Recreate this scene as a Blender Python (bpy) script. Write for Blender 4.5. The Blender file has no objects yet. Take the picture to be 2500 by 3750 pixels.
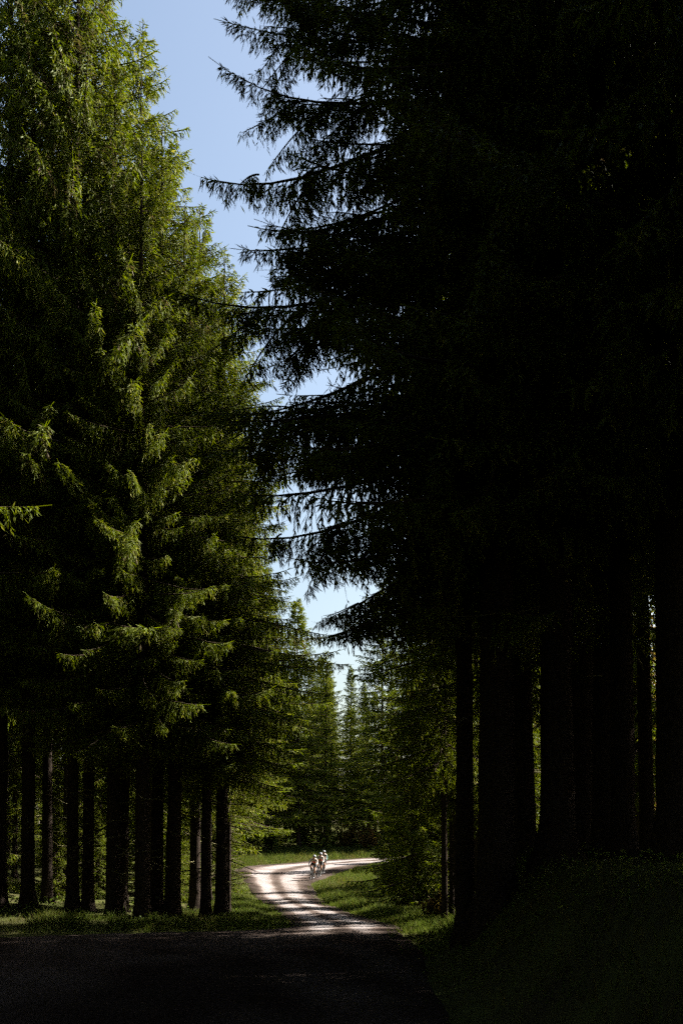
import bpy, math, random
import numpy as np
from mathutils import Vector, Matrix

R = math.radians
scene = bpy.context.scene
COL = scene.collection

# ------------------------------------------------------------------ camera
cam_d = bpy.data.cameras.new('camera')
cam_d.sensor_fit = 'HORIZONTAL'
cam_d.sensor_width = 24.0
cam_d.lens = 35.0
cam_d.shift_y = 0.4497
cam_d.clip_start = 0.1
cam_d.clip_end = 3000
cam_d.dof.use_dof = True
cam_d.dof.focus_distance = 58.0
cam_d.dof.aperture_fstop = 1.8
cam = bpy.data.objects.new('camera', cam_d)
COL.objects.link(cam)
cam.location = (0, 0, 1.6)
cam.rotation_euler = (R(92.0), 0, 0)
scene.camera = cam

# ------------------------------------------------------------------ sky, sun, exposure
SUN_AZ, SUN_EL = R(67), R(41)          # to the right of the view, above the horizon
world = bpy.data.worlds.new('World')
scene.world = world
world.use_nodes = True
wn, wl = world.node_tree.nodes, world.node_tree.links
bg = wn['Background']
sky = wn.new('ShaderNodeTexSky')
sky.sky_type = 'NISHITA'
sky.sun_disc = False
sky.sun_elevation = SUN_EL
sky.sun_rotation = SUN_AZ
sky.altitude = 100
sky.air_density = 1.45
sky.dust_density = 3.6
sky.ozone_density = 1.0
wl.new(sky.outputs[0], bg.inputs[0])
bg.inputs[1].default_value = 0.05

sun_d = bpy.data.lights.new('sun', 'SUN')
sun_d.energy = 5.0
sun_d.angle = R(0.53)
sun_d.color = (1.0, 0.945, 0.87)
sun = bpy.data.objects.new('sun', sun_d)
COL.objects.link(sun)
S = Vector((math.sin(SUN_AZ) * math.cos(SUN_EL), math.cos(SUN_AZ) * math.cos(SUN_EL), math.sin(SUN_EL)))
sun.rotation_euler = (-S).to_track_quat('-Z', 'Y').to_euler()
sun.location = S * 120

vs = scene.view_settings
vs.view_transform = 'Standard'
vs.look = 'None'
vs.exposure = 2.1
vs.gamma = 1.0
vs.use_curve_mapping = False

cy = scene.cycles
cy.max_bounces = 3
cy.diffuse_bounces = 2
cy.glossy_bounces = 2
cy.transmission_bounces = 4
cy.transparent_max_bounces = 4
cy.caustics_reflective = False
cy.caustics_refractive = False
cy.sample_clamp_indirect = 1.0
cy.use_denoising = False
cy.use_adaptive_sampling = True
cy.adaptive_threshold = 0.03
cy.adaptive_min_samples = 24
cy.pixel_filter_type = 'BLACKMAN_HARRIS'
cy.filter_width = 1.3

rng = np.random.default_rng(7)
random.seed(11)

# ------------------------------------------------------------------ helpers
def tag(o, label=None, cat=None, group=None, kind=None):
    if label: o['label'] = label
    if cat: o['category'] = cat
    if group: o['group'] = group
    if kind: o['kind'] = kind
    return o

def mesh_np(name, V, Fq=None, Ft=None, mat=None, attr=None, smooth=False):
    V = np.asarray(V, dtype=np.float32).reshape(-1, 3)
    loops, starts, totals = [], [], []
    pos = 0
    if Fq is not None and len(Fq):
        Fq = np.asarray(Fq, dtype=np.int32).reshape(-1, 4)
        loops.append(Fq.ravel()); starts.append(np.arange(len(Fq)) * 4); totals.append(np.full(len(Fq), 4)); pos = len(Fq) * 4
    if Ft is not None and len(Ft):
        Ft = np.asarray(Ft, dtype=np.int32).reshape(-1, 3)
        loops.append(Ft.ravel()); starts.append(pos + np.arange(len(Ft)) * 3); totals.append(np.full(len(Ft), 3))
    L = np.concatenate(loops).astype(np.int32); ST = np.concatenate(starts).astype(np.int32); TT = np.concatenate(totals).astype(np.int32)
    m = bpy.data.meshes.new(name)
    m.vertices.add(len(V)); m.vertices.foreach_set('co', V.ravel())
    m.loops.add(len(L)); m.loops.foreach_set('vertex_index', L)
    m.polygons.add(len(ST)); m.polygons.foreach_set('loop_start', ST); m.polygons.foreach_set('loop_total', TT)
    if smooth:
        m.polygons.foreach_set('use_smooth', np.ones(len(ST), dtype=bool))
    if attr is not None:
        a = m.attributes.new('tint', 'FLOAT', 'POINT')
        a.data.foreach_set('value', np.asarray(attr, dtype=np.float32))
    m.update(calc_edges=True)
    m.validate()
    if mat: m.materials.append(mat)
    return m

def link(name, mesh, parent=None, loc=(0, 0, 0), rot=(0, 0, 0), scale=(1, 1, 1)):
    o = bpy.data.objects.new(name, mesh)
    COL.objects.link(o)
    if parent is not None: o.parent = parent
    o.location = loc; o.rotation_euler = rot; o.scale = scale
    return o

def empty(name, loc, rz=0.0):
    o = bpy.data.objects.new(name, None)
    COL.objects.link(o)
    o.empty_display_size = 0.3
    o.location = loc; o.rotation_euler = (0, 0, rz)
    return o

def tube(pts, rad, n=6):
    """tube along pts (k,3) with radii (k); returns V, quads"""
    pts = np.asarray(pts, float); k = len(pts)
    rad = np.broadcast_to(np.asarray(rad, float), (k,))
    T = np.gradient(pts, axis=0); T /= np.linalg.norm(T, axis=1, keepdims=True) + 1e-9
    ref = np.where(np.abs(T[:, 2:3]) > 0.9, np.array([[1.0, 0, 0]]), np.array([[0, 0, 1.0]]))
    A = np.cross(T, ref); A /= np.linalg.norm(A, axis=1, keepdims=True) + 1e-9
    B = np.cross(T, A)
    ang = np.arange(n) / n * 2 * np.pi
    V = pts[:, None] + rad[:, None, None] * (np.cos(ang)[None, :, None] * A[:, None] + np.sin(ang)[None, :, None] * B[:, None])
    i = np.arange(k - 1)[:, None] * n; j = np.arange(n)[None]; j2 = (j + 1) % n
    Q = np.stack([i + j, i + j2, i + n + j2, i + n + j], -1).reshape(-1, 4)
    return V.reshape(-1, 3), Q

class MB:
    """collects pieces of one mesh"""
    def __init__(s): s.V = []; s.Q = []; s.T = []; s.A = []; s.n = 0
    def add(s, V, Q=None, T=None, a=0.5):
        V = np.asarray(V, float).reshape(-1, 3)
        if Q is not None and len(Q): s.Q.append(np.asarray(Q).reshape(-1, 4) + s.n)
        if T is not None and len(T): s.T.append(np.asarray(T).reshape(-1, 3) + s.n)
        s.V.append(V); s.A.append(np.broadcast_to(np.asarray(a, float), (len(V),))); s.n += len(V)
    def tube(s, pts, rad, n=6, a=0.5):
        V, Q = tube(pts, rad, n); s.add(V, Q, a=a)
    def box(s, c, h):
        c = np.asarray(c, float); h = np.asarray(h, float)
        V = np.array([[x, y, z] for x in (-1, 1) for y in (-1, 1) for z in (-1, 1)]) * h + c
        s.add(V, [[0, 1, 3, 2], [4, 6, 7, 5], [0, 4, 5, 1], [2, 3, 7, 6], [0, 2, 6, 4], [1, 5, 7, 3]])
    def mesh(s, name, mat, smooth=False):
        return mesh_np(name, np.concatenate(s.V), np.concatenate(s.Q) if s.Q else None, np.concatenate(s.T) if s.T else None, mat, np.concatenate(s.A), smooth)

# ------------------------------------------------------------------ materials
def mat_new(name):
    m = bpy.data.materials.new(name); m.use_nodes = True
    nt = m.node_tree; nt.nodes.clear()
    out = nt.nodes.new('ShaderNodeOutputMaterial')
    return m, nt, out

def ramp(nt, src, stops):
    r = nt.nodes.new('ShaderNodeValToRGB')
    e = r.color_ramp.elements
    while len(e) < len(stops): e.new(0.5)
    for k, (p, c) in enumerate(stops):
        e[k].position = p; e[k].color = (*c, 1)
    nt.links.new(src, r.inputs[0])
    return r.outputs[0]

def foliage(name, stops, trans=0.28, rough=0.6, spec=0.06):
    m, nt, out = mat_new(name)
    at = nt.nodes.new('ShaderNodeAttribute'); at.attribute_name = 'tint'
    oi = nt.nodes.new('ShaderNodeObjectInfo')
    mx = nt.nodes.new('ShaderNodeMath'); mx.operation = 'MULTIPLY_ADD'
    nt.links.new(oi.outputs['Random'], mx.inputs[0]); mx.inputs[1].default_value = 0.24
    ad = nt.nodes.new('ShaderNodeMath'); ad.operation = 'SUBTRACT'
    nt.links.new(at.outputs['Fac'], ad.inputs[0]); ad.inputs[1].default_value = 0.12
    nt.links.new(ad.outputs[0], mx.inputs[2])
    col = ramp(nt, mx.outputs[0], stops)
    p = nt.nodes.new('ShaderNodeBsdfPrincipled')
    nt.links.new(col, p.inputs['Base Color']); p.inputs['Roughness'].default_value = rough
    p.inputs['Specular IOR Level'].default_value = spec
    t = nt.nodes.new('ShaderNodeBsdfTranslucent')
    hs = nt.nodes.new('ShaderNodeHueSaturation'); hs.inputs['Saturation'].default_value = 1.1; hs.inputs['Value'].default_value = 1.5
    nt.links.new(col, hs.inputs['Color']); nt.links.new(hs.outputs[0], t.inputs[0])
    mix = nt.nodes.new('ShaderNodeMixShader'); mix.inputs[0].default_value = trans
    nt.links.new(p.outputs[0], mix.inputs[1]); nt.links.new(t.outputs[0], mix.inputs[2])
    nt.links.new(mix.outputs[0], out.inputs[0])
    return m

M = {}
M['spruce'] = foliage('spruce_needles', [(0.0, (0.085, 0.062, 0.028)), (0.14, (0.072, 0.074, 0.014)), (0.45, (0.078, 0.106, 0.010)), (0.75, (0.122, 0.142, 0.014)), (1.0, (0.22, 0.21, 0.045))])
M['grass'] = foliage('grass_blades', [(0.0, (0.15, 0.115, 0.045)), (0.3, (0.085, 0.085, 0.022)), (0.6, (0.055, 0.085, 0.013)), (1.0, (0.12, 0.125, 0.035))], trans=0.3)
M['leaf_green'] = foliage('broad_leaves_green', [(0.0, (0.10, 0.08, 0.02)), (0.4, (0.06, 0.10, 0.018)), (1.0, (0.13, 0.15, 0.03))], trans=0.4)
M['leaf_brown'] = foliage('broad_leaves_autumn', [(0.0, (0.055, 0.032, 0.016)), (0.4, (0.085, 0.055, 0.018)), (0.7, (0.13, 0.095, 0.022)), (1.0, (0.08, 0.085, 0.02))], trans=0.4)

def rough_mat(name, c1, c2, scale, bump, rough=0.9, c3=None, detail=6, stretch=None):
    m, nt, out = mat_new(name)
    tc = nt.nodes.new('ShaderNodeTexCoord')
    src = tc.outputs['Object']
    if stretch:
        mp = nt.nodes.new('ShaderNodeMapping'); mp.inputs['Scale'].default_value = stretch
        nt.links.new(src, mp.inputs[0]); src = mp.outputs[0]
    nz = nt.nodes.new('ShaderNodeTexNoise'); nz.inputs['Scale'].default_value = scale; nz.inputs['Detail'].default_value = detail
    nz.inputs['Roughness'].default_value = 0.65
    nt.links.new(src, nz.inputs['Vector'])
    stops = [(0.3, c1), (0.7, c2)] if c3 is None else [(0.28, c1), (0.52, c2), (0.72, c3)]
    col = ramp(nt, nz.outputs['Fac'], stops)
    p = nt.nodes.new('ShaderNodeBsdfPrincipled')
    nt.links.new(col, p.inputs['Base Color']); p.inputs['Roughness'].default_value = rough
    p.inputs['Specular IOR Level'].default_value = 0.0
    if bump:
        b = nt.nodes.new('ShaderNodeBump'); b.inputs['Strength'].default_value = bump; b.inputs['Distance'].default_value = 0.03
        nt.links.new(nz.outputs['Fac'], b.inputs['Height']); nt.links.new(b.outputs[0], p.inputs['Normal'])
    nt.links.new(p.outputs[0], out.inputs[0])
    return m

M['bark'] = rough_mat('spruce_bark', (0.016, 0.012, 0.010), (0.055, 0.043, 0.034), 9, 0.8, stretch=(3, 3, 20))
M['twigwood'] = rough_mat('mossy_dead_wood', (0.075, 0.065, 0.035), (0.16, 0.15, 0.075), 14, 0.3)
M['wood'] = rough_mat('branch_wood', (0.04, 0.03, 0.02), (0.09, 0.07, 0.05), 12, 0.3)
M['soil'] = rough_mat('forest_floor', (0.035, 0.028, 0.018), (0.055, 0.058, 0.02), 0.9, 0.6, c3=(0.06, 0.08, 0.02), detail=9)

def gravel():
    m, nt, out = mat_new('pale_gravel')
    tc = nt.nodes.new('ShaderNodeTexCoord')
    big = nt.nodes.new('ShaderNodeTexNoise'); big.inputs['Scale'].default_value = 0.55; big.inputs['Detail'].default_value = 5
    fine = nt.nodes.new('ShaderNodeTexNoise'); fine.inputs['Scale'].default_value = 16; fine.inputs['Detail'].default_value = 8; fine.inputs['Roughness'].default_value = 0.75
    vo = nt.nodes.new('ShaderNodeTexVoronoi'); vo.inputs['Scale'].default_value = 22
    at = nt.nodes.new('ShaderNodeAttribute'); at.attribute_name = 'tint'
    for n in (big, fine, vo): nt.links.new(tc.outputs['Object'], n.inputs['Vector'])
    c1 = ramp(nt, fine.outputs['Fac'], [(0.3, (0.175, 0.155, 0.148)), (0.55, (0.32, 0.293, 0.285)), (0.75, (0.45, 0.42, 0.41))])
    c2 = ramp(nt, big.outputs['Fac'], [(0.35, (0.72, 0.68, 0.66)), (0.65, (1, 1, 1))])
    mu = nt.nodes.new('ShaderNodeMix'); mu.data_type = 'RGBA'; mu.blend_type = 'MULTIPLY'; mu.inputs[0].default_value = 1
    nt.links.new(c1, mu.inputs[6]); nt.links.new(c2, mu.inputs[7])
    # loose darker gravel beside and between wheel tracks; low end also paints foreground shade
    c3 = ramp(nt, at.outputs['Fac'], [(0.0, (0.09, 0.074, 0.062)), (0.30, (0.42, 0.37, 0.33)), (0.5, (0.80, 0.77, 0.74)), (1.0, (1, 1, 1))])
    mu2 = nt.nodes.new('ShaderNodeMix'); mu2.data_type = 'RGBA'; mu2.blend_type = 'MULTIPLY'; mu2.inputs[0].default_value = 1
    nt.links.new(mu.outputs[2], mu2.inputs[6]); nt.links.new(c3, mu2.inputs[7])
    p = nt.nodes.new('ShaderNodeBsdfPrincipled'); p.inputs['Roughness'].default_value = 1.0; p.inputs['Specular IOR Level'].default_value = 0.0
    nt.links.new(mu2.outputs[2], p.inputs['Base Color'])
    b = nt.nodes.new('ShaderNodeBump'); b.inputs['Strength'].default_value = 0.7; b.inputs['Distance'].default_value = 0.025
    nt.links.new(fine.outputs['Fac'], b.inputs['Height'])
    b2 = nt.nodes.new('ShaderNodeBump'); b2.inputs['Strength'].default_value = 0.5; b2.inputs['Distance'].default_value = 0.02
    nt.links.new(vo.outputs['Distance'], b2.inputs['Height']); nt.links.new(b.outputs[0], b2.inputs['Normal'])
    nt.links.new(b2.outputs[0], p.inputs['Normal'])
    nt.links.new(p.outputs[0], out.inputs[0])
    return m
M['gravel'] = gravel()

def plain(name, c, rough=0.5, metal=0.0, spec=0.4):
    m, nt, out = mat_new(name)
    tc = nt.nodes.new('ShaderNodeTexCoord')
    nz = nt.nodes.new('ShaderNodeTexNoise'); nz.inputs['Scale'].default_value = 25; nz.inputs['Detail'].default_value = 4
    nt.links.new(tc.outputs['Object'], nz.inputs['Vector'])
    col = ramp(nt, nz.outputs['Fac'], [(0.3, tuple(v * 0.82 for v in c)), (0.7, tuple(min(1, v * 1.08) for v in c))])
    p = nt.nodes.new('ShaderNodeBsdfPrincipled'); nt.links.new(col, p.inputs['Base Color'])
    p.inputs['Roughness'].default_value = rough; p.inputs['Metallic'].default_value = metal; p.inputs['Specular IOR Level'].default_value = spec
    nt.links.new(p.outputs[0], out.inputs[0])
    return m

# ------------------------------------------------------------------ terrain
GY = [-60, 0, 15, 22, 30, 42, 50, 56, 60, 66, 72, 80, 90, 120, 200, 1200]
GZ = [0, 0, 0, -.1, -.32, -.52, -.5, -.27, -.03, .2, .55, 1.2, 2.0, 4, 7, 9]
def prof(y):
    return np.mean([np.interp(y + k, GY, GZ) for k in np.linspace(-2, 2, 9)], axis=0)
def sstep(t):
    t = np.clip(t, 0, 1); return t * t * (3 - 2 * t)
_ph = rng.uniform(0, 6.28, (10, 2)); _fr = rng.normal(0, 1, (10, 2))
def bumpy(x, y, f):
    s = 0
    for k in range(10):
        s = s + np.sin(f * (1 + 0.35 * k) * (_fr[k, 0] * x + _fr[k, 1] * y) + _ph[k, 0]) / (1 + 0.35 * k)
    return s / 3.0

# road edges, left and right hand seen from the camera
ROAD = np.array([  # lx, ly, rx, ry
    (-9, -22, -5.5, -24), (-4.6, -12, -0.6, -14), (-2.6, -4, 1.3, -7), (-3.2, 4, 1.3, -3), (-5.2, 10, 1.2, 0), (-7.6, 15, 1.1, 2.5), (-7.4, 19.3, 1.0, 4), (-5.0, 21.2, 1.0, 5.5),
    (-2.8, 21.9, 1.05, 7.5), (-1.65, 22.6, 1.15, 12), (-1.25, 23.6, 1.35, 17), (-1.30, 25.5, 1.22, 24.9), (-2.02, 32.3, 0.30, 33.0), (-3.2, 41.2, -0.54, 41.2), (-4.8, 52.3, -1.35, 52.3), (-5.9, 59, -1.65, 57.8),
    (-6.9, 65, -1.25, 60.2), (-7.5, 69.5, -0.5, 64.3), (-7.0, 73.2, 0.18, 68.4), (-4.5, 75.6, 1.35, 72.3), (-1.2, 78.4, 3.3, 74.6), (3.0, 81.0, 6.0, 76.0), (9, 83, 11, 77.5), (16, 84, 17, 78.5), (30, 85, 30, 79), (60, 86, 60, 80)], float)

def resample(P, n_per=10):
    out = []
    for i in range(len(P) - 1):
        p0 = P[max(i - 1, 0)]; p1 = P[i]; p2 = P[i + 1]; p3 = P[min(i + 2, len(P) - 1)]
        for t in np.arange(n_per) / n_per:
            out.append(0.5 * (2 * p1 + (p2 - p0) * t + (2 * p0 - 5 * p1 + 4 * p2 - p3) * t * t + (3 * p1 - p0 - 3 * p2 + p3) * t ** 3))
    out.append(P[-1]); return np.array(out)
RS = resample(ROAD, 14)
_poly = np.concatenate([RS[:, :2], RS[::-1, 2:]])
def in_road(x, y):
    x = np.asarray(x, float); y = np.asarray(y, float)
    inside = np.zeros(x.shape, bool)
    px, py = _poly[:, 0], _poly[:, 1]; qx, qy = np.roll(px, -1), np.roll(py, -1)
    for a, b, c, d in zip(px, py, qx, qy):
        if b == d: continue
        cond = ((b > y) != (d > y)) & (x < (c - a) * (y - b) / (d - b) + a)
        inside ^= cond
    return inside
_edge = np.concatenate([RS[:, :2], RS[:, 2:]])
def road_dist(x, y):
    x = np.asarray(x, float).ravel(); y = np.asarray(y, float).ravel()
    out = np.empty(len(x))
    for i in range(0, len(x), 20000):
        s = slice(i, i + 20000)
        out[s] = np.sqrt(((x[s, None] - _edge[None, :, 0]) ** 2 + (y[s, None] - _edge[None, :, 1]) ** 2).min(1))
    return out

def height(x, y):
    x = np.asarray(x, float); y = np.asarray(y, float)
    z = prof(y)
    xf = np.interp(y, [-20, 0, 6, 12, 16, 20, 26, 35, 60, 74, 90, 200], [6, 2.6, 1.2, 1.2, 1.5, 1.9, 2.8, 3.6, 5, 9, 9, 9])
    hb = np.interp(y, [-20, 6, 18, 26, 40, 60, 70, 200], [1.2, 1.5, 1.5, 1.1, 0.7, 0.5, 0.0, 0.0])
    z = z + hb * sstep((x - xf) / 1.9)
    z = z + 0.03 * np.clip(x - xf - 1.9, 0, 40) * np.where(y < 70, 1, 0.3)
    # left bank, rising from the verge into the wood
    lf = np.where((y > 21.0), 1.0, 0.0) * sstep((y - 21.3) / 2.2)
    z = z + lf * 0.065 * np.clip(-x - 4.0, 0, 14) * np.where(y < 60, 1, np.clip((75 - y) / 15, 0, 1))
    # rise behind the far bend
    z = z + 0.55 * sstep((y - 82.5 - np.clip(x, 0, 30) * .1) / 8)
    return z

def build_ground():
    # a sheet dense near the road, coarse to the horizon
    xs = np.concatenate([-np.geomspace(900, 26, 14)[:-1], np.linspace(-26, 26, 150), np.geomspace(26, 900, 14)[1:]])
    ys = np.concatenate([-np.geomspace(600, 12, 10)[:-1], np.linspace(-12, 110, 300), np.geomspace(110, 1500, 14)[1:]])
    X, Y = np.meshgrid(xs, ys)
    Z = height(X, Y)
    inr = in_road(X, Y); d = road_dist(X, Y).reshape(X.shape)
    off = np.where(inr, 0, np.clip(d / 1.2, 0, 1))
    Z = Z + off * (0.05 * bumpy(X, Y, 2.2) + 0.09 * bumpy(X, Y, 0.6)) + np.where(inr, -0.03, 0.0)
    ny, nx = X.shape
    i = np.arange(ny - 1)[:, None] * nx + np.arange(nx - 1)[None]
    Q = np.stack([i, i + 1, i + nx + 1, i + nx], -1).reshape(-1, 4)
    V = np.stack([X, Y, Z], -1)
    o = link('ground', mesh_np('ground', V, Q, None, M['soil'], None, True))
    tag(o, 'dark mossy forest floor rising to both sides of the gravel road', None, None, 'structure')

def build_road():
    nw = 26
    t = np.linspace(0, 1, nw)
    n = len(RS)
    w = np.hypot(RS[:, 0] - RS[:, 2], RS[:, 1] - RS[:, 3])
    jl = 0.14 * bumpy(RS[:, 0], RS[:, 1], 3.0) + 0.12 * bumpy(RS[:, 0], RS[:, 1], 7.0); jr = 0.16 * bumpy(RS[:, 2], RS[:, 3], 3.0) + 0.14 * bumpy(RS[:, 2], RS[:, 3], 7.0)
    T = np.tile(t, (n, 1))
    T = T * (1 - jl[:, None] / w[:, None] - jr[:, None] / w[:, None]) + jl[:, None] / w[:, None]
    X = RS[:, 0:1] * (1 - T) + RS[:, 2:3] * T; Y = RS[:, 1:2] * (1 - T) + RS[:, 3:4] * T
    e = np.minimum(t, 1 - t)[None] * w[:, None]
    Z = height(X, Y) + 0.022 + 0.035 * np.minimum(t, 1 - t)[None] * 2 - np.where(e < 0.05, 0.06, 0.0)
    # wheel tracks: two paler worn lines per driving lane
    tint = np.zeros_like(X)
    for c, s in ((0.30, 0.10), (0.66, 0.11)):
        tint += np.exp(-((t[None] - c - 0.02 * bumpy(X, Y, 0.5)) / s) ** 2)
    tint = np.clip(tint * 0.9 + 0.12 * bumpy(X, Y, 1.6) + 0.08, 0, 1)
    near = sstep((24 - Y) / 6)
    tint = tint * (1 - near) + near * np.clip(0.03 + 0.12 * bumpy(X, Y, 0.9), 0, 1)  # road towards the viewer painted near-black, standing in for forest shade
    i = np.arange(n - 1)[:, None] * nw + np.arange(nw - 1)[None]
    Q = np.stack([i, i + 1, i + nw + 1, i + nw], -1).reshape(-1, 4)
    V = np.stack([X, Y, Z], -1)
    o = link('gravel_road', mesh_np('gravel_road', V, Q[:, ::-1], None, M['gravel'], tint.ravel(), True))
    tag(o, 'pale gravel forest road winding away and bending right behind the riders', None, None, 'structure')

build_ground()
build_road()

# ------------------------------------------------------------------ spruce branches
def make_branch(L, r, lat_sp=0.11, lmax=None, hang=0.62, tw_sp=0.09, tw_len=0.13, tw_w=0.026, cross=False, sag=0.30, up=0.27, a0=-0.02, s0=0.10, wood=True):
    """one bough along +X: a woody axis, side shoots that hang from it and short needled twigs.
    returns foliage V, Q, tint and wood V, Q"""
    if lmax is None: lmax = 0.24 + 0.17 * L
    wig = r.normal(0, 0.035, 3)
    def axis(s):
        x = L * s
        y = L * (wig[0] * s + wig[1] * s * s + 0.02 * np.sin(5 * s + wig[2] * 60))
        z = L * (a0 * s - sag * s * s + up * s ** 3)
        return np.stack([x, y, z], -1)
    n = max(6, int(L * (1 - s0) / lat_sp)) * 2
    s = s0 + (1 - s0) * (np.arange(n) + r.uniform(0, 1, n)) / n
    side = np.where(np.arange(n) % 2 == 0, 1.0, -1.0)
    base = axis(s)
    tan = axis(np.minimum(s + 0.02, 1.02)) - axis(s - 0.02); tan /= np.linalg.norm(tan, axis=1, keepdims=True)
    perp = np.cross(np.array([0, 0, 1.0]), tan); perp /= np.linalg.norm(perp, axis=1, keepdims=True)
    env = np.clip(s / 0.28, 0.3, 1) * np.clip(1 - s, 0, 1) ** 0.5 + 0.14
    l = lmax * env * r.uniform(0.55, 1.15, n)
    phi = np.radians(r.normal(52, 12, n))
    hd = np.cos(phi)[:, None] * tan + (np.sin(phi) * side)[:, None] * perp
    hg = np.clip(hang * r.normal(1, 0.22, n), 0.1, 1.3) * np.clip(1.15 - 0.75 * s ** 3, 0.2, 1.2)
    m = 5
    t = np.linspace(0, 1, m)
    P = base[:, None] + hd[:, None] * (l[:, None] * (0.85 * t - 0.30 * t * t)[None] * np.clip(1.15 - 0.55 * hg, 0.35, 1.1)[:, None])[..., None]
    P[..., 2] -= (l * hg)[:, None] * (0.22 * t + 0.72 * t * t)[None]
    tint0 = np.clip(r.normal(0.48, 0.17, n), 0, 1)
    Vs, Qs, As = [], [], []
    nv = 0
    def quads(V4, a):
        nonlocal nv
        k = len(V4)
        Vs.append(V4.reshape(-1, 3)); Qs.append(nv + np.arange(k * 4).reshape(-1, 4)); As.append(np.repeat(a, 4)); nv += k * 4
    # strips along the side shoots
    seg0, seg1 = P[:, :-1].reshape(-1, 3), P[:, 1:].reshape(-1, 3)
    d = seg1 - seg0; d /= np.linalg.norm(d, axis=1, keepdims=True) + 1e-9
    rv = r.normal(0, 1, (len(d), 3)); wv = np.cross(d, rv); wv /= np.linalg.norm(wv, axis=1, keepdims=True) + 1e-9
    tt = np.tile(t[:-1], n)
    w0 = tw_w * 0.55 * (1 - 0.4 * tt)[:, None]
    w1 = w0 * np.where(tt > 0.7, 0.25, 0.95)[:, None]
    quads(np.stack([seg0 - wv * w0, seg1 - wv * w1, seg1 + wv * w1, seg0 + wv * w0], 1), np.repeat(tint0, m - 1))
    # twigs
    k = np.maximum(2, (l / tw_sp).astype(int))
    idx = np.repeat(np.arange(n), 2 * k)
    N = len(idx)
    tj = r.uniform(0.08, 1.0, N)
    f = tj * (m - 1); i0 = np.minimum(f.astype(int), m - 2); fr = (f - i0)[:, None]
    b = P[idx, i0] * (1 - fr) + P[idx, i0 + 1] * fr
    td = P[idx, i0 + 1] - P[idx, i0]; td /= np.linalg.norm(td, axis=1, keepdims=True) + 1e-9
    rv = r.normal(0, 1, (N, 3)); pv = np.cross(td, rv); pv /= np.linalg.norm(pv, axis=1, keepdims=True) + 1e-9
    dr = td * 0.8 + pv * r.uniform(0.35, 0.8, N)[:, None]; dr[:, 2] -= 0.25 * hang
    dr /= np.linalg.norm(dr, axis=1, keepdims=True)
    ln = tw_len * r.uniform(0.6, 1.35, N)[:, None]
    ta = np.clip(tint0[idx] + r.normal(0, 0.13, N) + 0.22 * (tj > 0.85), 0, 1)
    for c in range(2 if cross else 1):
        rv = r.normal(0, 1, (N, 3)); wv = np.cross(dr, rv); wv /= np.linalg.norm(wv, axis=1, keepdims=True) + 1e-9
        w = tw_w * 0.5
        quads(np.stack([b, b + dr * ln * 0.45 + wv * w, b + dr * ln, b + dr * ln * 0.45 - wv * w], 1), ta)
    # needled end of the bough
    ss = np.linspace(0.72, 1.06, 7); E = axis(ss)
    d = E[1:] - E[:-1]; d /= np.linalg.norm(d, axis=1, keepdims=True)
    wv = np.cross(d, r.normal(0, 1, d.shape)); wv /= np.linalg.norm(wv, axis=1, keepdims=True)
    w = (tw_w * 0.6 * np.linspace(1, 0.5, 6))[:, None]
    quads(np.stack([E[:-1] - wv * w, E[1:] - wv * w * .8, E[1:] + wv * w * .8, E[:-1] + wv * w], 1), np.full(6, 0.6))
    V = np.concatenate(Vs); Q = np.concatenate(Qs); A = np.concatenate(As)
    if wood:
        sw = np.linspace(0, 0.97, 9)
        WV, WQ = tube(axis(sw), (0.006 + 0.0085 * L) * (1 - sw) ** 0.8 + 0.004, 4)
    else:
        WV, WQ = np.zeros((0, 3)), np.zeros((0, 4), int)
    return V, Q, A, WV, WQ

def place(V, az, pitch, roll, loc, scale=1.0):
    m = Matrix.Rotation(az, 3, 'Z') @ Matrix.Rotation(-pitch, 3, 'Y') @ Matrix.Rotation(roll, 3, 'X')
    return (V * scale) @ np.array(m).T + np.asarray(loc)

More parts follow.
